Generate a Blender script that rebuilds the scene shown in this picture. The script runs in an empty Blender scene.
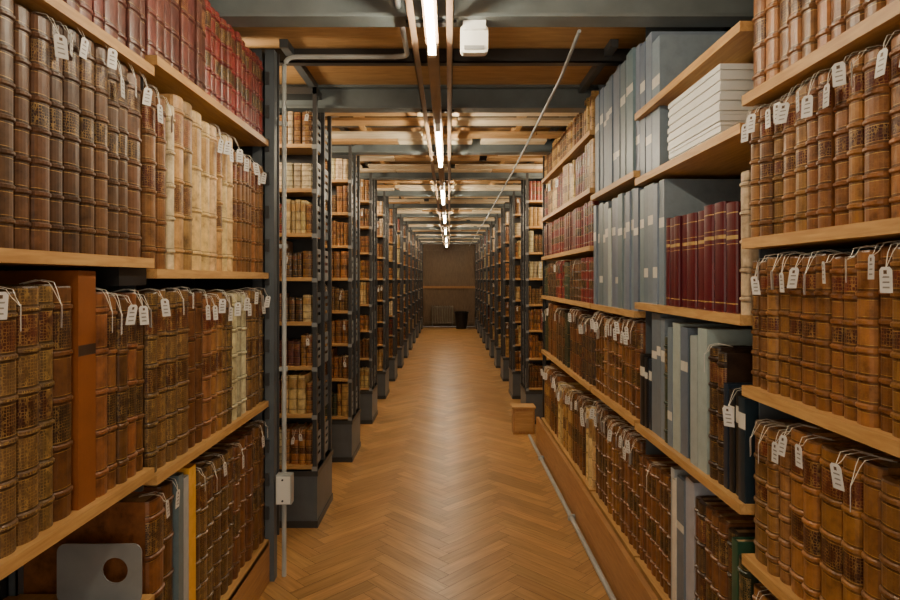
import bpy, math, random
from mathutils import Vector, Matrix
H=1.45
rng=random.Random(7)
# ---------------------------------------------------------------- materials
def new_mat(name):
    m=bpy.data.materials.new(name); m.use_nodes=True
    nt=m.node_tree; b=nt.nodes['Principled BSDF']
    return m,nt,b
def N(nt,t,**k):
    n=nt.nodes.new(t)
    for a,v in k.items(): setattr(n,a,v)
    return n
def ramp(nt,stops):
    r=N(nt,'ShaderNodeValToRGB')
    e=r.color_ramp.elements
    while len(e)<len(stops): e.new(0.5)
    for i,(p,c) in enumerate(stops):
        e[i].position=p; e[i].color=(c[0],c[1],c[2],1)
    return r
def wood_mat(name,c1,c2,scale=(1,1,1),rough=.5,nscale=6,bump=.1):
    m,nt,b=new_mat(name)
    tc=N(nt,'ShaderNodeTexCoord'); mp=N(nt,'ShaderNodeMapping'); mp.inputs['Scale'].default_value=scale
    no=N(nt,'ShaderNodeTexNoise'); no.inputs['Scale'].default_value=nscale; no.inputs['Detail'].default_value=6; no.inputs['Distortion'].default_value=.6
    r=ramp(nt,[(.3,c1),(.7,c2)])
    nt.links.new(tc.outputs['Object'],mp.inputs[0]); nt.links.new(mp.outputs[0],no.inputs['Vector'])
    nt.links.new(no.outputs['Fac'],r.inputs[0]); nt.links.new(r.outputs[0],b.inputs['Base Color'])
    b.inputs['Roughness'].default_value=rough
    bp=N(nt,'ShaderNodeBump'); bp.inputs['Strength'].default_value=bump; bp.inputs['Distance'].default_value=.002
    nt.links.new(no.outputs['Fac'],bp.inputs['Height']); nt.links.new(bp.outputs[0],b.inputs['Normal'])
    return m
def paint_mat(name,c,rough=.45,metal=0.0,var=.15):
    m,nt,b=new_mat(name)
    tc=N(nt,'ShaderNodeTexCoord'); no=N(nt,'ShaderNodeTexNoise'); no.inputs['Scale'].default_value=9; no.inputs['Detail'].default_value=5
    r=ramp(nt,[(.3,[x*(1-var) for x in c]),(.7,[min(1,x*(1+var)) for x in c])])
    nt.links.new(tc.outputs['Object'],no.inputs['Vector']); nt.links.new(no.outputs['Fac'],r.inputs[0]); nt.links.new(r.outputs[0],b.inputs['Base Color'])
    b.inputs['Roughness'].default_value=rough; b.inputs['Metallic'].default_value=metal
    return m
M_shelfY=wood_mat('shelf_wood',(.42,.22,.07),(.60,.36,.13),(14,1.2,14),.45)
M_shelfX=wood_mat('shelf_wood_cross',(.38,.20,.065),(.54,.32,.12),(1.2,14,14),.45)
M_plinth=wood_mat('plinth_wood',(.34,.16,.055),(.48,.25,.09),(12,1,12),.45)
M_ceil=wood_mat('ceiling_plywood',(.38,.22,.085),(.54,.33,.14),(1.5,9,5),.6,4)
M_slat=wood_mat('ceiling_slat_wood',(.64,.53,.35),(.82,.72,.53),(1.2,14,8),.5,4)
M_beam=paint_mat('beam_blue_grey_paint',(.125,.15,.155),.4)
M_dark=paint_mat('dark_grey_steel',(.035,.036,.037),.4)
M_steel=paint_mat('blue_grey_steel',(.085,.10,.112),.4)
M_plate=paint_mat('grey_plate_steel',(.25,.26,.26),.4,.2)
M_pipe=paint_mat('conduit_grey',(.38,.40,.39),.35)
M_white=paint_mat('white_plastic',(.75,.75,.70),.4,var=.04)
M_track=paint_mat('track_metal',(.24,.16,.10),.35,.2)
M_wall=paint_mat('plaster_wall',(.36,.28,.18),.8)
M_panel=wood_mat('wall_panel_wood',(.13,.085,.05),(.23,.15,.085),(10,10,1),.5)
M_black=paint_mat('black_plastic',(.012,.012,.013),.4)
M_rad=paint_mat('radiator_enamel',(.24,.21,.16),.4)
m,nt,b=new_mat('fluorescent_tube'); M_tube=m
b.inputs['Base Color'].default_value=(1,1,1,1)
b.inputs['Emission Color'].default_value=(1,.86,.63,1); b.inputs['Emission Strength'].default_value=122
# floor
m,nt,b=new_mat('parquet'); M_floor=m
at=N(nt,'ShaderNodeAttribute',attribute_name='Col'); uv=N(nt,'ShaderNodeAttribute',attribute_name='loc')
mp=N(nt,'ShaderNodeMapping'); mp.inputs['Scale'].default_value=(5,70,1)
no=N(nt,'ShaderNodeTexNoise'); no.inputs['Scale'].default_value=1.; no.inputs['Detail'].default_value=5
nt.links.new(uv.outputs['Vector'],mp.inputs[0]); nt.links.new(mp.outputs[0],no.inputs['Vector'])
r=ramp(nt,[(.3,(.72,.70,.66)),(.7,(1.1,1.1,1.1))]); nt.links.new(no.outputs['Fac'],r.inputs[0])
mx=N(nt,'ShaderNodeMix',data_type='RGBA',blend_type='MULTIPLY'); mx.inputs[0].default_value=1
nt.links.new(at.outputs['Color'],mx.inputs[6]); nt.links.new(r.outputs[0],mx.inputs[7]); nt.links.new(mx.outputs[2],b.inputs['Base Color'])
tc=N(nt,'ShaderNodeTexCoord'); n2=N(nt,'ShaderNodeTexNoise'); n2.inputs['Scale'].default_value=3; n2.inputs['Detail'].default_value=4
nt.links.new(tc.outputs['Object'],n2.inputs['Vector'])
mr=N(nt,'ShaderNodeMapRange'); mr.inputs[3].default_value=.24; mr.inputs[4].default_value=.44
nt.links.new(n2.outputs['Fac'],mr.inputs[0]); nt.links.new(mr.outputs[0],b.inputs['Roughness'])
# books
m,nt,b=new_mat('book_leather_and_cloth'); M_book=m
at=N(nt,'ShaderNodeAttribute',attribute_name='Col'); uv=N(nt,'ShaderNodeAttribute',attribute_name='loc'); de=N(nt,'ShaderNodeAttribute',attribute_name='Dec')
no=N(nt,'ShaderNodeTexNoise'); no.inputs['Scale'].default_value=24; no.inputs['Detail'].default_value=8; no.inputs['Roughness'].default_value=.65
nt.links.new(uv.outputs['Vector'],no.inputs['Vector'])
r=ramp(nt,[(.30,(.30,.26,.22)),(.47,(.85,.83,.80)),(.6,(1.1,1.1,1.05)),(.75,(1.6,1.5,1.4))]); nt.links.new(no.outputs['Fac'],r.inputs[0])
mx=N(nt,'ShaderNodeMix',data_type='RGBA',blend_type='MULTIPLY'); mx.inputs[0].default_value=.9
nt.links.new(at.outputs['Color'],mx.inputs[6])
# cloth / paper coverings carry Dec = -1 : no leather mottling
lm=N(nt,'ShaderNodeMath',operation='GREATER_THAN'); lm.inputs[1].default_value=-.5; nt.links.new(de.outputs['Fac'],lm.inputs[0])
lmm=N(nt,'ShaderNodeMapRange'); lmm.inputs[3].default_value=.22; lmm.inputs[4].default_value=.9; nt.links.new(lm.outputs[0],lmm.inputs[0]); nt.links.new(lmm.outputs[0],mx.inputs[0])
nt.links.new(r.outputs[0],mx.inputs[7])
vo=N(nt,'ShaderNodeTexVoronoi',feature='DISTANCE_TO_EDGE'); vo.inputs['Scale'].default_value=150; vo.inputs['Randomness'].default_value=.35
nt.links.new(uv.outputs['Vector'],vo.inputs['Vector'])
lt=N(nt,'ShaderNodeMath',operation='LESS_THAN'); lt.inputs[1].default_value=.10; nt.links.new(vo.outputs['Distance'],lt.inputs[0])
# Dec: 0..1 = ornament amount ; 2 = solid gold
s1=N(nt,'ShaderNodeMath',operation='MULTIPLY',use_clamp=True); nt.links.new(lt.outputs[0],s1.inputs[0]); nt.links.new(de.outputs['Fac'],s1.inputs[1])
s2=N(nt,'ShaderNodeMath',operation='SUBTRACT',use_clamp=True); nt.links.new(de.outputs['Fac'],s2.inputs[0]); s2.inputs[1].default_value=1.0
s3=N(nt,'ShaderNodeMath',operation='MAXIMUM'); nt.links.new(s1.outputs[0],s3.inputs[0]); nt.links.new(s2.outputs[0],s3.inputs[1])
n3=N(nt,'ShaderNodeTexNoise'); n3.inputs['Scale'].default_value=60; nt.links.new(uv.outputs['Vector'],n3.inputs['Vector'])
mr=N(nt,'ShaderNodeMapRange'); mr.inputs[1].default_value=.35; mr.inputs[2].default_value=.62; mr.inputs[3].default_value=.15; mr.inputs[4].default_value=.95
nt.links.new(n3.outputs['Fac'],mr.inputs[0])
s4=N(nt,'ShaderNodeMath',operation='MULTIPLY'); nt.links.new(s3.outputs[0],s4.inputs[0]); nt.links.new(mr.outputs[0],s4.inputs[1])
mg=N(nt,'ShaderNodeMix',data_type='RGBA'); nt.links.new(s4.outputs[0],mg.inputs[0]); nt.links.new(mx.outputs[2],mg.inputs[6]); mg.inputs[7].default_value=(.60,.38,.12,1)
nt.links.new(mg.outputs[2],b.inputs['Base Color']); b.inputs['Roughness'].default_value=.36
ml=N(nt,'ShaderNodeMath',operation='MULTIPLY'); ml.inputs[1].default_value=.35; nt.links.new(s4.outputs[0],ml.inputs[0]); nt.links.new(ml.outputs[0],b.inputs['Metallic'])
bp=N(nt,'ShaderNodeBump'); bp.inputs['Strength'].default_value=.25; bp.inputs['Distance'].default_value=.002
nt.links.new(no.outputs['Fac'],bp.inputs['Height']); nt.links.new(bp.outputs[0],b.inputs['Normal'])

# ---------------------------------------------------------------- builder
class B:
    def __init__(s): s.v=[];s.f=[];s.mi=[];s.mats=[];s.col=[];s.dec=[];s.loc=[]
    def mat(s,m):
        if m not in s.mats: s.mats.append(m)
        return s.mats.index(m)
    def box(s,a,b,m,ch=0.0):
        x0,y0,z0=[min(a[i],b[i]) for i in range(3)]; x1,y1,z1=[max(a[i],b[i]) for i in range(3)]
        n=len(s.v); k=s.mat(m)
        s.v+=[(x0,y0,z0),(x1,y0,z0),(x1,y1,z0),(x0,y1,z0),(x0,y0,z1),(x1,y0,z1),(x1,y1,z1),(x0,y1,z1)]
        for q in ((3,2,1,0),(4,5,6,7),(0,1,5,4),(1,2,6,5),(2,3,7,6),(3,0,4,7)):
            s.f.append(tuple(n+i for i in q)); s.mi.append(k)
    def tube(s,pts,r,m,seg=10):
        k=s.mat(m); P=[Vector(p) for p in pts]; rings=[]
        for i,p in enumerate(P):
            t=(P[min(i+1,len(P)-1)]-P[max(i-1,0)]).normalized()
            up=Vector((0,0,1)) if abs(t.z)<.9 else Vector((1,0,0))
            a=t.cross(up).normalized(); c=t.cross(a).normalized()
            n=len(s.v)
            for j in range(seg):
                w=2*math.pi*j/seg; s.v.append(tuple(p+a*(r*math.cos(w))+c*(r*math.sin(w))))
            rings.append(n)
        for i in range(len(rings)-1):
            for j in range(seg):
                s.f.append((rings[i]+j,rings[i]+(j+1)%seg,rings[i+1]+(j+1)%seg,rings[i+1]+j)); s.mi.append(k)
        s.f.append(tuple(rings[0]+j for j in range(seg))[::-1]); s.mi.append(k)
        s.f.append(tuple(rings[-1]+j for j in range(seg))); s.mi.append(k)
    def plate(s,outer,holes,th,T,m):
        """flat plate with real holes; outer/holes = lists of 2D pts; T maps (a,b,c)->world"""
        cu=bpy.data.curves.new('tmp','CURVE'); cu.dimensions='2D'; cu.fill_mode='BOTH'; cu.extrude=th/2
        for lp in [outer]+holes:
            sp=cu.splines.new('POLY'); sp.points.add(len(lp)-1)
            for i,p in enumerate(lp): sp.points[i].co=(p[0],p[1],0,1)
            sp.use_cyclic_u=True
        ob=bpy.data.objects.new('tmp',cu); bpy.context.scene.collection.objects.link(ob)
        dg=bpy.context.evaluated_depsgraph_get(); me=bpy.data.meshes.new_from_object(ob.evaluated_get(dg))
        n=len(s.v); k=s.mat(m)
        for v in me.vertices: s.v.append(T(*v.co))
        for p in me.polygons: s.f.append(tuple(n+i for i in p.vertices)); s.mi.append(k)
        bpy.data.objects.remove(ob); bpy.data.meshes.remove(me); bpy.data.curves.remove(cu)
    def mesh(s,name):
        me=bpy.data.meshes.new(name); me.from_pydata(s.v,[],s.f)
        for m in s.mats: me.materials.append(m)
        if s.mi: me.polygons.foreach_set('material_index',s.mi)
        if s.col:
            a=me.attributes.new('Col','FLOAT_COLOR','FACE'); fl=[]
            for c in s.col: fl+=[c[0],c[1],c[2],1.0]
            a.data.foreach_set('color',fl)
            a=me.attributes.new('Dec','FLOAT','FACE'); a.data.foreach_set('value',s.dec if s.dec else [0.0]*len(s.f))
            a=me.attributes.new('loc','FLOAT_VECTOR','POINT'); fl=[]
            for c in s.loc: fl+=list(c)
            a.data.foreach_set('vector',fl)
        me.update(); return me
    def obj(s,name,parent=None):
        o=bpy.data.objects.new(name,s.mesh(name)); bpy.context.scene.collection.objects.link(o)
        if parent: o.parent=parent
        return o
def rrect(x0,y0,x1,y1,r,n=4):
    o=[]
    for cx,cy,a0 in ((x1-r,y1-r,0),(x0+r,y1-r,90),(x0+r,y0+r,180),(x1-r,y0+r,270)):
        for i in range(n+1):
            a=math.radians(a0+90*i/n); o.append((cx+r*math.cos(a),cy+r*math.sin(a)))
    return o

# ---------------------------------------------------------------- books
PAGE=(.46,.35,.20)
S=lambda c,bands=5,gilt=0.,label=None,var=.32,bulge=.33,lines=True,patch=None,tag=None:dict(c=c,bands=bands,gilt=gilt,label=label,var=var,bulge=bulge,lines=lines,patch=patch)
ST={
'calf':S((.180,.074,.024),5,0,(.045,.014,.010)),
'calf2':S((.235,.108,.036),6,.10,(.13,.018,.012)),
'smooth':S((.115,.054,.025),7,0,(.05,.014,.010),bulge=.28),
'dgilt':S((.115,.060,.024),6,.5,(.09,.018,.010)),
'ogilt':S((.245,.103,.030),6,.10,(.12,.018,.012)),
'orange':S((.29,.127,.036),5,.0,(.11,.022,.012)),
'dark':S((.055,.030,.018),5,.25,(.12,.03,.02)),
'vellum':S((.58,.42,.19),4,0,(.38,.22,.08),lines=False),
'tan':S((.42,.25,.085),5,0,(.20,.07,.03)),
'red':S((.17,.020,.020),5,.1,(.04,.012,.01)),
'maroon':S((.085,.007,.012),0,0,(.10,.01,.01),var=.12,bulge=.15,patch='gold'),
'wine':S((.14,.045,.036),4,0,(.13,.02,.018),bulge=.12),
'green':S((.02,.07,.04),0,0,None,bulge=.05,lines=False),
'dgreen':S((.03,.05,.03),4,.1,(.02,.03,.02)),
'navy':S((.015,.028,.045),0,0,None,bulge=.05,lines=False,patch='white'),
'grey':S((.165,.215,.262),0,0,None,var=.16,bulge=.0,lines=False,patch='white'),
'lgrey':S((.36,.41,.41),0,0,None,var=.1,bulge=.0,lines=False),
'white':S((.70,.68,.62),0,0,None,var=.05,bulge=.0,lines=False),
'cream':S((.58,.49,.31),5,0,None,bulge=.3,lines=False),
'black':S((.014,.014,.015),0,0,None,bulge=.1,lines=False,patch='white'),
'yellow':S((.68,.34,.05),0,0,None,bulge=.0,lines=False),
'port':S((.24,.078,.020),0,0,None,var=.02,bulge=.0,lines=False,patch='dark'),
}
class BK(B):
    def face(s,idx,c,d=0.): s.f.append(idx); s.mi.append(0); s.col.append(c); s.dec.append(d)
    def vert(s,T,p,off): s.v.append(T(*p)); s.loc.append((p[0]+off[0],p[1]+off[1],p[2]+off[2])); return len(s.v)-1
    def bx(s,T,a,b,c,off,d=0.,skip=()):
        n=len(s.v)
        for z in (a[2],b[2]):
            for (x,y) in ((a[0],a[1]),(b[0],a[1]),(b[0],b[1]),(a[0],b[1])): s.vert(T,(x,y,z),off)
        for i,q in enumerate(((3,2,1,0),(4,5,6,7),(0,1,5,4),(1,2,6,5),(2,3,7,6),(3,0,4,7))):
            if i in skip: continue
            s.face(tuple(n+k for k in q),c,d)
def add_book(K,T,x,z0,y0,t,h,d,st,detail,tag,shade=1.0):
    off=(rng.uniform(0,50),rng.uniform(0,50),rng.uniform(0,50))
    v=1+rng.uniform(-st['var'],st['var']); v*=shade
    c=tuple(k*v*rng.uniform(.93,1.07) for k in st['c'])
    bd=min(.004,t*.12); bul=min(st['bulge']*t,.020)
    nA=8 if detail==2 else (5 if detail==1 else 3)
    shade_c=tuple(k*.5 for k in c); lab=st['label'] if rng.random()<.8 else None  # halved cover colour: shade painted beside the bands and at the spine head
    seg=[]
    nb=st['bands']
    cloth=-1. if nb==0 else 0.
    if nb==0:
        seg=[(0,0,c,cloth)]
        if st['patch']:
            pc={'white':(.66,.64,.56),'dark':(.05,.03,.02),'gold':(.42,.28,.09)}[st['patch']]
            w=rng.uniform(.025,.05); p0=.70 if st['bulge']>0 else rng.choice((.22,.62,.64,.66))
            if st['patch']=='gold':
                for q0,q1 in ((.08,.09),(.62,.626),(.665,.70),(.74,.746),(.90,.91)): seg+=[(h*q0,0,pc,0.),(h*q1,0,c,cloth)]
            else: seg+=[(h*p0,0,pc,cloth),(h*p0+w,0,c,cloth)]
        seg+=[(h,0,c,cloth)]
    else:
        g=st['gilt']; L=1.75 if st['lines'] else 0.
        zs=[h*(.11+.80*i/max(1,nb-1)) for i in range(nb)]
        def comp(i):
            if lab and i==nb-1: return lab,.5
            if lab and i==nb-3 and nb>4: return tuple(q*.5 for q in lab),.45
            return c,g
        if detail==2:
            seg.append((0,0,c,g*.5))
            for i,zb in enumerate(zs):
                cc,gg=comp(i+1)
                r=.0048
                seg+= [(zb-.012,0,c,L),(zb-.0106,0,shade_c,0),(zb-.006,0,c,0),(zb-.003,r,c,L*.4 if g>.4 else 0.),(zb+.003,r,c,0),(zb+.006,0,shade_c,0),(zb+.0106,0,c,L),(zb+.012,0,cc,gg)]
            seg+=[(h-.004,0,shade_c,0.),(h,-.002,c,0.)]
        else:
            seg.append((0,0,c,g*.5))
            for i,zb in enumerate(zs):
                cc,gg=comp(i+1)
                seg+=[(zb-.005,.0,c if not st['lines'] else tuple(q*1.4 for q in c),L*.9),(zb-.002,.002,shade_c,0),(zb+.004,0,cc,gg)]
            seg.append((h,0,c,0))
    prev=None; ys=bul+.003
    for (z,ex,cc,dd) in seg:
        ring=[]
        for j in range(nA+1):
            a=math.pi*j/nA; s=(bul+ex) if st['bulge']>0 else ex
            sn=max(0.,math.sin(a))
            ring.append(K.vert(T,(x+t/2-math.cos(a)*(t/2+ex*.3),y0+ys-(sn**.8)*s,z0+z),off))
        if prev is not None:
            for j in range(nA): K.face((prev[0][j],prev[0][j+1],ring[j+1],ring[j]),prev[1],prev[2])
        prev=(ring,cc,dd)
    e0=K.vert(T,(x+t,y0+ys+.004,z0+h),off); e1=K.vert(T,(x,y0+ys+.004,z0+h),off)
    K.face(tuple(prev[0])+(e0,e1),shade_c,0.)
    if st['bulge']==0:
        K.bx(T,(x,y0+ys,z0),(x+t,y0+d,z0+h),c,off,cloth,(2,))
    elif detail>=1:
        K.bx(T,(x,y0+ys,z0),(x+bd,y0+d,z0+h),c,off,cloth); K.bx(T,(x+t-bd,y0+ys,z0),(x+t,y0+d,z0+h),c,off,cloth)
        K.bx(T,(x+bd,y0+ys,z0+.003),(x+t-bd,y0+d-.006,z0+h-.006),PAGE,off)
    if tag:
        add_tag(K,T,x+t*rng.uniform(.3,.7),y0-.006,z0+h,tag)
def add_tag(K,T,x,y,zt,sc):
    off=(rng.uniform(0,9),0,0); w=.0150*sc; hh=.056*sc; a=rng.uniform(-.8,.8); ca,sa=math.cos(a),math.sin(a)
    drop=rng.uniform(.01,.055)*sc; tl=rng.uniform(-.22,.22)
    W=(.66,.65,.62)
    def P(u,v,n=0):
        uu=u+v*tl; return (x+uu*ca,y-.010-abs(sa)*w-uu*sa*.9+n,zt-drop+v)
    pts=[(-w,-hh),(w,-hh),(w,-.006),(w*.6,0),(-w*.6,0),(-w,-.006)]
    f=[K.vert(T,P(u,v,-.0006),off) for u,v in pts]; g=[K.vert(T,P(u,v,.0006),off) for u,v in pts]
    K.face(tuple(f),W,-1.); K.face(tuple(g[::-1]),W,-1.)
    for i in range(6): K.face((f[i],f[(i+1)%6],g[(i+1)%6],g[i]),W,-1.)
    for k in range(3):
        v0=-hh*(.36+.2*k); q=[(-w*.65,v0),(w*rng.uniform(.2,.6),v0),(w*.5,v0-.0035*sc),(-w*.65,v0-.0035*sc)]
        K.face(tuple(K.vert(T,P(u,v,-.0012),off) for u,v in q),(.25,.23,.21))
    q=[(-.0035,-.006),(.0035,-.006),(.0035,-.013),(-.0035,-.013)]
    K.face(tuple(K.vert(T,P(u,v,-.0012),off) for u,v in q),(.12,.07,.04))
    for dx in (-.006,.006):
        a0=P(0,-.004); pl=[a0,(x+dx,y-.004,zt-.01),(x+dx*1.5,y+.004,zt+.005),(x+dx*1.8,y+.03,zt+.010),(x+dx,y+.07,zt+.001)]
        r=.0012*sc
        prev=None
        for p in pl:
            ring=[K.vert(T,(p[0]+r*u,p[1]+r*w2,p[2]+r*w2*.8),off) for u,w2 in ((-1,0),(0,-1),(1,0),(0,1))]
            if prev:
                for j in range(4): K.face((prev[j],prev[(j+1)%4],ring[(j+1)%4],ring[j]),(.74,.70,.60),-1.)
            prev=ring
def fill_row(K,T,x0,x1,z,runs,detail=2,tagp=0.,tags=1.,jit=.014,y0=.012,maxh=9):
    x=x0; i=0
    while x<x1-.012:
        st,cnt,h,t,d=runs[i%len(runs)]; i+=1
        if st=='gap': x+=t*cnt; continue
        hh=h*rng.uniform(.98,1.02)
        for k in range(cnt):
            tt=t*rng.uniform(.74,1.24)
            if x+tt>x1-.02:
                tt=x1-x-.002
                if tt<.02: x=x1; break
            h2=min(maxh,hh*rng.uniform(.98,1.02) if cnt>1 else h)
            add_book(K,T,x,z,y0+rng.uniform(0,jit),tt,h2,d,ST[st],detail,tags if rng.random()<tagp and ST[st]['bulge']>.0 else 0)
            x+=tt+.0022
            if x>=x1-.012: break
TL=lambda X:(lambda x,y,z:(X-y,x,z))
TR=lambda X:(lambda x,y,z:(X+y,x,z))
Z=lambda r:H+r

# ---------------------------------------------------------------- left front shelving
XL=-.86; TH=.028
lsh=B()
LA=(.15,1.752); LB=(1.768,2.86)
def shelf(b,side,X,y0,y1,z,depth=.42,m=M_shelfY,th=TH):
    b.box((X,y0,z-th),(X+side*depth,y1,z),m)
for z in (.62,.06,-.55,-.92): shelf(lsh,-1,XL,LA[0],LA[1],Z(z))
for z in (.66,.03,-.58,-1.24): shelf(lsh,-1,XL,LB[0],LB[1],Z(z))
def post(b,x,y,z0,z1,m=M_steel,w=.028):
    b.box((x-w/2,y-w/2,z0),(x+w/2,y-w/2+.004,z1),m); b.box((x-w/2,y-w/2,z0),(x-w/2+.004,y+w/2,z1),m); b.box((x+w/2-.004,y-w/2,z0),(x+w/2,y+w/2,z1),m)
for y in (1.755,.13): post(lsh,XL-.42+.012,y,.0,Z(1.1))
lsh.box((XL-.06,1.757,Z(-.55)),(XL-.40,1.763,Z(1.1)),M_steel)
lsh.box((XL-.05,1.757,0),(XL-.07,1.763,Z(-.92)),M_steel)
lsh.box((XL-.40,.13,.0),(XL-.02,.148,Z(1.1)),M_steel)
for z in (.62,.06,-.55):
    lsh.plate(rrect(-.38,-.07,-.03,-.03,.008),[rrect(-.3,-.058,-.24,-.042,.006),rrect(-.16,-.058,-.10,-.042,.006)],.003,lambda a,b_,c,z=z:(XL+a,1.748+c,Z(z)+b_),M_dark)
lsh.box((XL-.10,1.60,Z(-.018)),(XL-.02,1.745,Z(.032)),M_black)
for x in (XL+.0,XL-.06,XL-.40): lsh.box((x-.022,2.875,.0),(x+.022,2.925,Z(1.1)),M_steel)
lsh.box((XL-.42,2.93,.2),(XL+.03,2.938,Z(1.1)),M_dark)
for k in range(14): lsh.box((XL-.02,2.865,.3+.16*k),(XL+.0,2.8749,.36+.16*k),M_dark)
lsh.box((XL-.02,1.775,.0),(XL+.0,2.94,.20),M_plinth); lsh.box((XL-.42,1.775,0),(XL-.02,2.94,.20),M_plinth)
lsh.box((XL-.42,.15,0),(XL-.05,1.735,.10),M_dark)
lsh.box((XL-.445,.15,0),(XL-.43,2.94,Z(1.1)),M_dark)
cir=[(-.085+.036*math.cos(a*math.pi/12),.095+.036*math.sin(a*math.pi/12)) for a in range(24)]
lsh.plate(rrect(-.25,0,-.01,.17,.025,6),[cir],.004,lambda a,b_,c:(XL+a,1.70+c,Z(-.92)+b_),M_plate)
lsh.box((XL-.25,1.62,Z(-.92)),(XL-.01,1.70,Z(-.917)),M_plate)
lsh.obj('bookcase')
K=BK(); K.mats=[M_book]; T=TL(XL)
fill_row(K,T,.2,1.75,Z(.62),[('wine',9,.36,.05,.27),('wine',7,.35,.055,.27)],2,0)
fill_row(K,T,.2,1.75,Z(.06),[('smooth',7,.52,.062,.34),('calf',4,.50,.066,.34),('smooth',8,.51,.060,.34)],2,.7,.9)
fill_row(K,T,.2,1.425,Z(-.55),[('dgilt',6,.54,.065,.36),('calf',2,.54,.06,.36),('dgilt',5,.53,.06,.36)],2,.7,.95)
add_book(K,T,1.426,Z(-.55),.018,.07,.57,.38,ST['port'],2,0)
fill_row(K,T,1.50,1.75,Z(-.55),[('calf',6,.50,.05,.34)],2,.95,.95)
fill_row(K,T,LB[0]+.002,LB[1],Z(.66),[('wine',8,.36,.05,.27),('red',30,.36,.045,.27)],2,0)
fill_row(K,T,LB[0]+.002,LB[1],Z(.03),[('calf2',2,.54,.055,.34),('cream',1,.52,.05,.34),('tan',2,.57,.062,.34),('vellum',3,.55,.07,.34),('tan',1,.52,.05,.34),('vellum',2,.54,.06,.34),('calf2',12,.50,.05,.34)],2,.6,.95)
fill_row(K,T,LB[0]+.002,LB[1],Z(-.58),[('dgilt',4,.55,.07,.36),('calf',2,.53,.07,.36),('calf2',3,.53,.06,.36),('dgilt',2,.53,.06,.36),('cream',3,.52,.062,.36),('dgilt',9,.53,.06,.36)],2,.9,.95)
fill_row(K,T,LB[0]+.002,LB[1],Z(-1.24),[('calf',2,.59,.08,.40),('grey',1,.60,.04,.40),('lgrey',1,.58,.035,.40),('yellow',1,.60,.045,.38),('dgilt',6,.56,.06,.38),('calf',20,.55,.055,.36)],2,.6,.95)
K.obj('shelved_books')

# ---------------------------------------------------------------- right front shelving
XR=.80
rs=B()
sec=[(.15,1.64,(1.02,.50,.11,-.29,-.75,-1.2)),(1.65,2.585,(.71,.43,-.10,-.62,-1.2)),(2.60,3.39,(.47,-.14,-.61,-1.2)),(3.415,5.2,(.85,.52,.19,-.14,-.61,-1.2))]
for y0,y1,zz in sec:
    for z in zz: shelf(rs,1,XR,y0,y1,Z(z),.40)
for y in (.13,1.645,2.592,3.402,5.215):
    post(rs,XR+.40,y,.0,Z(1.1),M_dark)
post(rs,XR+.03,5.215,.25,Z(1.1),M_dark)
for y in (1.6425,2.590,3.400): rs.box((XR+.05,y,.25),(XR+.38,y+.004,Z(1.1)),M_steel)
rs.box((XR+.41,.15,0),(XR+.425,5.23,Z(1.1)),M_dark)
rs.box((.76,.13,0),(.785,5.23,.25),M_plinth); rs.box((.785,.13,.20),(1.2,5.23,.2205),M_plinth)
rs.box((.785,5.2,0),(1.2,5.23,.2),M_plinth)
for y,z in ((5.22,.52),(5.22,.19),(5.22,-.14)):
    rs.plate(rrect(.03,-.10,.36,-.03,.01),[rrect(.08,-.08,.16,-.05,.01),rrect(.22,-.08,.30,-.05,.01)],.003,lambda a,b_,c,y=y,z=z:(XR+a,y+.0+c,Z(z)+b_),M_plate)
rs.obj('bookcase')
cd=B(); cd.tube([(.735,.0+.2,.016),(.735,2,.016),(.735,4,.016),(.735,5.5,.016)],.013,M_pipe); 
for y in (1.2,2.4,3.6,4.8): cd.box((.716,y,.0),(.758,y+.02,.032),M_pipe)
cd.obj('floor_conduit')
wb=B(); wb.box((.60,5.60,.0),(.80,5.75,.24),M_plinth); wb.box((.59,5.59,.24),(.81,5.76,.255),M_shelfX); wb.box((.615,5.592,.03),(.785,5.60,.21),M_shelfX); wb.obj('wooden_end_box')
K=BK(); K.mats=[M_book]; T=TR(XR)
fill_row(K,T,.2,1.637,Z(.50),[('orange',6,.40,.05,.27),('calf2',7,.41,.048,.27),('ogilt',9,.40,.05,.27)],2,.2,.85)
fill_row(K,T,.2,1.637,Z(.11),[('calf2',5,.34,.050,.26),('ogilt',5,.33,.05,.26),('calf',4,.34,.046,.26),('ogilt',9,.34,.048,.26)],2,.85,.85)
fill_row(K,T,.2,1.637,Z(-.29),[('ogilt',6,.345,.050,.26),('calf2',6,.34,.05,.26),('ogilt',7,.345,.05,.26)],2,.85,.85)
fill_row(K,T,.2,1.637,Z(-.75),[('orange',5,.38,.06,.29),('calf2',6,.38,.055,.29),('ogilt',5,.37,.055,.29)],2,.85,.9)
fill_row(K,T,.2,1.637,Z(-1.2),[('calf',7,.38,.05,.28),('orange',7,.38,.055,.28)],2,.7,.9)
# R2
fill_row(K,T,2.36,2.585,Z(.43),[('grey',1,.53,.07,.34),('grey',1,.58,.07,.36),('grey',1,.57,.06,.36)],2,0,maxh=.62)
fill_row(K,T,1.655,1.72,Z(-.10),[('cream',1,.40,.045,.30)],2,0)
fill_row(K,T,1.73,2.29,Z(-.10),[('maroon',20,.325,.062,.27)],2,0)
fill_row(K,T,2.30,2.585,Z(-.10),[('grey',8,.49,.065,.36)],2,0)
fill_row(K,T,1.655,2.585,Z(-.62),[('navy',1,.29,.04,.24),('black',2,.30,.04,.26),('navy',1,.31,.035,.26),('dark',2,.41,.055,.30),('lgrey',1,.46,.06,.37),('lgrey',1,.43,.05,.34),('green',1,.42,.04,.33),('grey',1,.45,.06,.35),('lgrey',1,.46,.055,.36),('grey',1,.44,.05,.35),('dgreen',1,.4,.05,.33),('grey',3,.48,.05,.36)],2,0.15)
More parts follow.
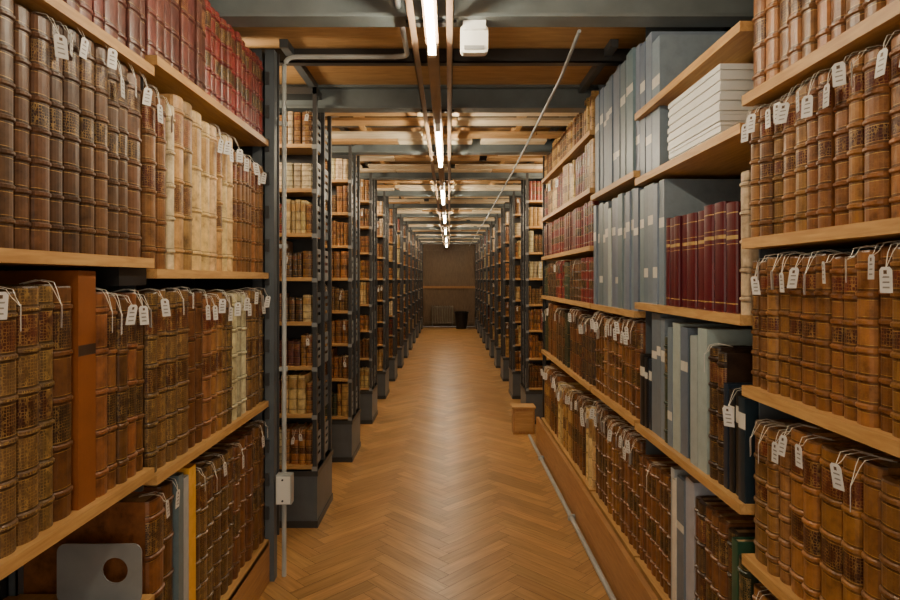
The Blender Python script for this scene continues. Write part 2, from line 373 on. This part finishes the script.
fill_row(K,T,1.655,2.585,Z(-1.2),[('dgreen',1,.42,.045,.32),('green',1,.45,.04,.34),('dark',1,.46,.05,.33),('calf',3,.47,.045,.33),('dark',2,.47,.05,.33),('lgrey',1,.51,.06,.36),('grey',1,.49,.06,.36),('white',1,.47,.03,.35),('lgrey',1,.5,.04,.36),('calf',9,.44,.045,.33)],2,.1)
# R3
fill_row(K,T,2.605,3.385,Z(.47),[('grey',6,.57,.065,.36),('grey',6,.55,.06,.36)],2,0)
fill_row(K,T,2.605,3.385,Z(-.14),[('grey',7,.54,.06,.36),('lgrey',1,.5,.05,.36),('grey',7,.53,.055,.36)],2,0)
fill_row(K,T,2.605,3.385,Z(-.61),[('calf',5,.42,.05,.3),('calf2',6,.41,.05,.3)],2,.95)
fill_row(K,T,2.605,3.385,Z(-1.2),[('calf',6,.5,.045,.3),('ogilt',6,.48,.045,.3)],2,.95)
# R4
fill_row(K,T,3.425,5.19,Z(.85),[('tan',6,.22,.04,.22),('calf',7,.2,.04,.22)],1)
fill_row(K,T,3.425,5.19,Z(.52),[('tan',5,.28,.045,.24),('red',8,.25,.035,.22),('vellum',4,.26,.04,.22)],1,.1)
fill_row(K,T,3.425,5.19,Z(.19),[('red',14,.26,.035,.22),('wine',9,.27,.04,.22)],1)
fill_row(K,T,3.425,5.19,Z(-.14),[('red',8,.27,.04,.22),('dark',9,.26,.04,.22),('dgreen',5,.25,.04,.2)],1,.1)
fill_row(K,T,3.425,5.19,Z(-.61),[('dark',7,.38,.045,.26),('calf',8,.40,.045,.26),('dgreen',5,.36,.04,.2)],1,.4)
fill_row(K,T,3.425,5.19,Z(-1.2),[('vellum',4,.42,.045,.26),('calf',8,.46,.045,.26),('tan',6,.44,.05,.26)],1,.7)
K.obj('shelved_books')
wbx=B(); zz=Z(.431)
for i in range(7):
    hh=.030; o=rng.uniform(-.006,.006); y0=1.80+o; y1=2.22+o
    wbx.box((XR+.015+o,y0,zz),(XR+.33+o,y1,zz+hh*.35),M_white); wbx.box((XR+.012+o,y0-.003,zz+hh*.42),(XR+.333+o,y1+.003,zz+hh),M_white); wbx.box((XR+.02+o,y0+.004,zz+hh*.3),(XR+.32+o,y1-.004,zz+hh*.5),M_white)
    zz+=hh+.0008
wbx.obj('archive_box_stack')

# ---------------------------------------------------------------- cross bookcases
CW=1.35; CT=.45; PZ=.33
shz=[.36,.66,.94,1.20,1.46,1.72,1.98,2.24]
def case_mesh():
    b=B()
    b.box((0,0,0),(CW,CT,PZ),M_steel); b.box((-.006,-.006,PZ-.03),(CW,CT+.006,PZ),M_dark); b.box((-.006,-.006,0),(CW,CT+.006,.04),M_dark)
    for x in (.014,CW-.014):
        for y in (.014,CT-.014,CT/2): b.box((x-.012,y-.014,PZ),(x+.012,y+.014,H+1.12),M_dark)
    b.box((0,.0,H+1.08),(CW,CT,H+1.12),M_dark)
    for z in shz: 
        b.box((.03,.005,z-.022),(CW-.03,CT-.005,z),M_shelfX)
        for (ya,yb) in ((.03,CT/2-.03),(CT/2+.03,CT-.03)):
            holes=[rrect(ya+.012,z+.03+.045*k,yb-.012,z+.05+.045*k,.0095) for k in range(3)]
            b.plate(rrect(ya,z-.02,yb,z+.17,.012),holes,.003,lambda a,c,t:(.020+t,a,c),M_plate if z in shz[::2] else M_steel)
        b.box((-.002,-.004,z-.03),(.03,.0,z-.005),M_plate)
    b.box((.03,CT/2-.004,PZ),(CW-.03,CT/2+.004,H+1.08),M_dark)
    return b.mesh('case')
pal=['calf','calf2','tan','orange','dgilt','tan','dark','ogilt','red','calf2','orange','dgreen','cream','wine','calf','vellum','gap','calf2','lgrey','smooth','vellum','red']
def case_books(seed):
    global rng
    rng=random.Random(seed); K=BK(); K.mats=[M_book]; T=lambda x,y,z:(x,y,z)
    tops=shz[1:]+[H+1.05]
    for z,zt in zip(shz,tops):
        gap=zt-z-.03
        runs=[(rng.choice(pal),rng.randint(1,4),gap*rng.uniform(.6,.97),rng.uniform(.025,.055),.18) for _ in range(14)]
        runs[0]=(rng.choice(['calf','orange','tan','ogilt','calf2','red','dgilt','orange','vellum','cream']),)+runs[0][1:]
        fill_row(K,T,.035,CW-.05,z,runs,1,.15,.7,jit=.015,maxh=gap)
    return K.mesh('books')
cm=case_mesh()
bms=[case_books(100+i) for i in range(6)]
def place_case(side,y,i):
    e=bpy.data.objects.new('cross_bookcase',None); bpy.context.scene.collection.objects.link(e)
    a=.77
    fr=bpy.data.objects.new('frame',cm); bk=bpy.data.objects.new('shelved_books_front',bms[i%6]); bb=bpy.data.objects.new('shelved_books_rear',bms[(i+2)%6])
    for o in (fr,bk,bb): bpy.context.scene.collection.objects.link(o); o.parent=e
    if side>0:
        e.location=(a,y,0); bb.matrix_local=Matrix.Translation((CW,CT,0))@Matrix.Rotation(math.pi,4,'Z')
    else:
        e.location=(-a,y,0); fr.scale=(-1,1,1)
        bk.scale=(-1,1,1); bb.matrix_local=Matrix.Translation((0,CT,0))@Matrix.Rotation(math.pi,4,'Z')
for k in range(12):
    place_case(-1,3.5+1.25*k,k); 
    if k>=2: place_case(1,3.5+1.25*k,k+3)

# ---------------------------------------------------------------- shell
YB=18.3
fl=B(); fl.mats=[M_floor]
def ffv(p,l): fl.v.append(p); fl.loc.append(l)
frng=random.Random(3)
L=.48; W=.08; g=.0011; c45=math.sqrt(.5)
def rot(u,v): return ((u-v)*c45,(u+v)*c45)
def plank(u0,v0,u1,v1,horiz):
    pts=[(u0+g,v0+g),(u1-g,v0+g),(u1-g,v1-g),(u0+g,v1-g)]
    P=[rot(*p) for p in pts]
    cx=sum(p[0] for p in P)/4; cy=sum(p[1] for p in P)/4
    if abs(cx)>2.2 or cy<-1.4 or cy>YB-.2: return
    n=len(fl.v); o=frng.uniform(0,40)
    for p,q in zip(P,pts):
        a,b_=(q if horiz else (q[1],q[0])); ffv((p[0],p[1],0.0),(a+o,b_+o*1.3,o))
    v=frng.uniform(.80,1.18); h=frng.uniform(-.015,.015)
    fl.f.append((n,n+1,n+2,n+3)); fl.mi.append(0); fl.col.append(((.43+h)*v,.235*v,.082*v)); fl.dec.append(0.)
kmax=int(22/(W*1.414))+40
for m_ in range(-8,9):
    for k in range(-60,kmax):
        x=k*W+2*L*m_; y=k*W
        plank(x,y,x+L,y+W,True); plank(x,y+W,x+W,y+W+L,False)
n=len(fl.v)
for p in ((-2.4,-1.5,-.0015),(2.4,-1.5,-.0015),(2.4,YB,-.0015),(-2.4,YB,-.0015)): ffv(p,(p[0],p[1],0))
fl.f.append((n,n+1,n+2,n+3)); fl.mi.append(0); fl.col.append((.08,.035,.012)); fl.dec.append(0.)
fl.obj('floor')
cl=B(); CZ=H+1.16
cl.box((-2.4,-1.5,CZ),(2.4,YB,CZ+.05),M_ceil); cl.obj('ceiling')
for nm,a,b_ in (('wall_left',(-2.4,-1.5,0),(-2.3,YB,CZ)),('wall_right',(2.3,-1.5,0),(2.4,YB,CZ))):
    w=B(); w.box(a,b_,M_wall); w.obj(nm)
w=B(); w.box((-2.4,YB,0),(2.4,YB+.1,CZ),M_panel)
for i in range(-9,10): w.box((i*.25-.014,YB-.03,0),(i*.25+.014,YB,CZ),M_panel)
for z in (.12,1.2,2.35): w.box((-2.3,YB-.04,z-.035),(2.3,YB-.0005,z+.035),M_plinth if z==1.2 else M_panel)
w.obj('wall_back')
for k in range(13):
    y=2.38+1.25*k
    if y>YB-.2: break
    b_=B(); zb=H+1.02
    b_.box((-2.3,y-.05,zb),(2.3,y+.05,zb+.014),M_beam); b_.box((-2.3,y-.006,zb+.014),(2.3,y+.006,CZ-.014),M_beam); b_.box((-2.3,y-.05,CZ-.014),(2.3,y+.05,CZ),M_beam)
    b_.obj('ceiling_beam')
    b_=B(); y2=y+.66
    b_.box((-2.3,y2-.02,CZ-.07),(2.3,y2-.014,CZ),M_dark); b_.box((-2.3,y2-.02,CZ-.07),(2.3,y2+.03,CZ-.064),M_dark)
    b_.obj('ceiling_joist')
    if k>=1:
        b_=B()
        br=random.Random(50+k)
        for (s0,s1) in ((.16,.30),(.40,.54),(.78,.92),(1.00,1.12)):
            x=-2.3
            while x<2.3:
                w_=br.uniform(.5,1.1); x2=min(2.3,x+w_)
                b_.box((x,y+s0,CZ-.095),(x2,y+s1,CZ-.075),M_slat if br.random()<.8 else M_ceil)
                x=x2+br.choice((.006,.006,.07))
        for x in (-.62,.5,-1.6,1.6): b_.box((x-.02,y+.12,CZ-.075),(x+.02,y+1.16,CZ-.0),M_shelfY)
        b_.obj('ceiling_slats')
b_=B()
b_.box((-2.3,1.1,H+1.06),(2.3,1.2,CZ),M_beam); b_.obj('ceiling_beam')
for x in (-.80,.80):
    r_=B(); r_.box((x-.02,2.9,H+1.121),(x+.02,YB-.03,CZ),M_steel); r_.obj('ceiling_rail')
# ---------------------------------------------------------------- lighting track
XT=-.07; tr=B()
tr.box((XT-.026,-1.3,H+.972),(XT+.026,YB-.05,H+1.019),M_track)
for s in (-1,1):
    x=XT+s*.074
    tr.box((x-.014,-1.3,H+.985),(x+.014,YB-.05,H+.989),M_track); tr.box((x+s*.012-.002,-1.3,H+.985),(x+s*.012+.002,YB-.05,H+1.019),M_track)
for k in range(13):
    y=2.38+1.25*k
    if y<YB-.3: tr.box((XT-.10,y-.02,H+1.008),(XT+.10,y+.02,H+1.0195),M_dark)
tubes=[-1.25,1.28]+[3.78+2.5*i for i in range(6)]
for y in tubes:
    for yy in (y-.03,y+1.2): tr.box((XT-.016,yy,H+.925),(XT+.016,yy+.03,H+.973),M_white)
tr.obj('light_track')
for y in tubes:
    t=B(); t.tube([(XT,y+.0005,H+.940),(XT,y+1.1995,H+.940)],.014,M_tube,8); t.obj('fluorescent_tube')
for side in (-1,1):
    for k in range(0 if side<0 else 1,12):
        yc=3.5+1.25*k-.40
        if side>0 and k<2: yc=5.62
        if yc<3.0: yc=3.2
        b_=B(); x0=side*1.05; x1=side*1.75
        b_.box((x0,yc-.02,H+1.03),(x1,yc+.02,H+1.07),M_white)
        for xx in (x0+side*.02,x1-side*.02): b_.box((xx-.01,yc-.012,H+1.0),(xx+.01,yc+.012,H+1.03),M_white)
        b_.obj('added_side_fitting')  # invented fitting that goes with the added fill light
        ld=bpy.data.lights.new('side_aisle_fill','POINT'); ld.energy=19; ld.color=(1,.78,.52); ld.shadow_soft_size=.08  # added fill, brightens the cross-case books and the ceiling
        lo=bpy.data.objects.new('side_aisle_fill',ld); bpy.context.scene.collection.objects.link(lo); lo.location=(side*1.25,yc,H+.88)
# emergency lamp
e=B(); e.box((.055,2.36,H+.985),(.145,2.40,H+1.019),M_white); e.plate(rrect(-.055,-.06,.055,.055,.018),[],.05,lambda a,b_,c:(.10+a,2.40+c*.8,H+.955+b_*.95),M_white)
e.box((.06,2.374,H+.91),(.14,2.379,H+.925),M_plate); e.obj('emergency_light')
def bend(pts,r=.05,n=5):
    out=[Vector(pts[0])]
    for i in range(1,len(pts)-1):
        p=Vector(pts[i]); a=(Vector(pts[i-1])-p).normalized(); c=(Vector(pts[i+1])-p).normalized()
        p0=p+a*r; p1=p+c*r
        for k in range(n+1):
            t=k/n; out.append(p0*(1-t)**2+p*2*t*(1-t)+p1*t*t)
    out.append(Vector(pts[-1])); return out
c_=B(); c_.tube(bend([(-.2,-.5,H+1.08),(-.2,2.28,H+1.08),(-.2,2.90,H+1.08),(-.27,2.93,H+1.085)],.03),.012,M_pipe)
c_.tube(bend([(-.27,2.93,H+1.085),(-.805,2.93,H+1.085),(-.805,2.93,0.0)],.06,6),.011,M_pipe)
for z in (.4,1.0,1.6,2.2): c_.box((-.828,2.925,z),(-.79,2.945,z+.02),M_pipe)
c_.obj('electrical_conduit')
j=B(); j.box((-.829,2.87,H-1.08),(-.755,2.9185,H-.94),M_pipe); j.box((-.825,2.864,H-1.075),(-.76,2.87,H-.945),M_white)
for z in (-1.06,-.96):
    j.tube([(-.795,2.864,H+z),(-.795,2.86,H+z)],.005,M_dark,8)
j.obj('junction_box')
c2=B(); c2.tube(bend([(.53,2.44,H+1.008),(.56,3.0,H+1.008),(.60,5.6,H+1.008),(.62,9.5,H+1.008),(.62,YB-.1,H+1.008)],.05),.008,M_plate,8); c2.obj('ceiling_cable')

# ---------------------------------------------------------------- far end things
r_=B()
for i in range(9):
    x=-.50+i*.075; r_.tube(bend([(x,YB-.16,.10),(x,YB-.16,.62),(x,YB-.08,.62),(x,YB-.08,.10)],.03),.026,M_rad,8)
r_.tube([(-.53,YB-.12,.13),(.13,YB-.12,.13)],.02,M_rad); r_.tube([(-.53,YB-.12,.6),(.13,YB-.12,.6)],.02,M_rad)
for x in (-.50,.10): r_.box((x-.01,YB-.17,0),(x+.01,YB-.07,.1),M_rad)
r_.obj('radiator')
wb=B(); k=wb.mat(M_black); prof=[(.15,0),(.20,.46),(.215,.47),(.215,.50),(.19,.50),(.145,.03)]
n=len(wb.v)
for (r0,z) in prof:
    for jj in range(20):
        a=2*math.pi*jj/20; wb.v.append((.36+r0*math.cos(a),YB-.8+r0*math.sin(a),z))
for i in range(len(prof)-1):
    for jj in range(20): wb.f.append((n+i*20+jj,n+i*20+(jj+1)%20,n+(i+1)*20+(jj+1)%20,n+(i+1)*20+jj)); wb.mi.append(k)
wb.f.append(tuple(n+jj for jj in range(20))); wb.mi.append(k); wb.f.append(tuple(n+100+jj for jj in range(20))); wb.mi.append(k)
wb.obj('waste_bin')

# ---------------------------------------------------------------- world + camera
w=bpy.data.worlds.new('world'); bpy.context.scene.world=w; w.use_nodes=True
w.node_tree.nodes['Background'].inputs[0].default_value=(1,.87,.70,1); w.node_tree.nodes['Background'].inputs[1].default_value=1.7
cam=bpy.data.cameras.new('camera'); co=bpy.data.objects.new('camera',cam); bpy.context.scene.collection.objects.link(co)
cam.lens=24; cam.sensor_width=36; cam.shift_y=-21/900; cam.shift_x=1/900; cam.clip_start=.05
co.location=(0,0,H); co.rotation_euler=(math.pi/2,0,0)
bpy.context.scene.camera=co
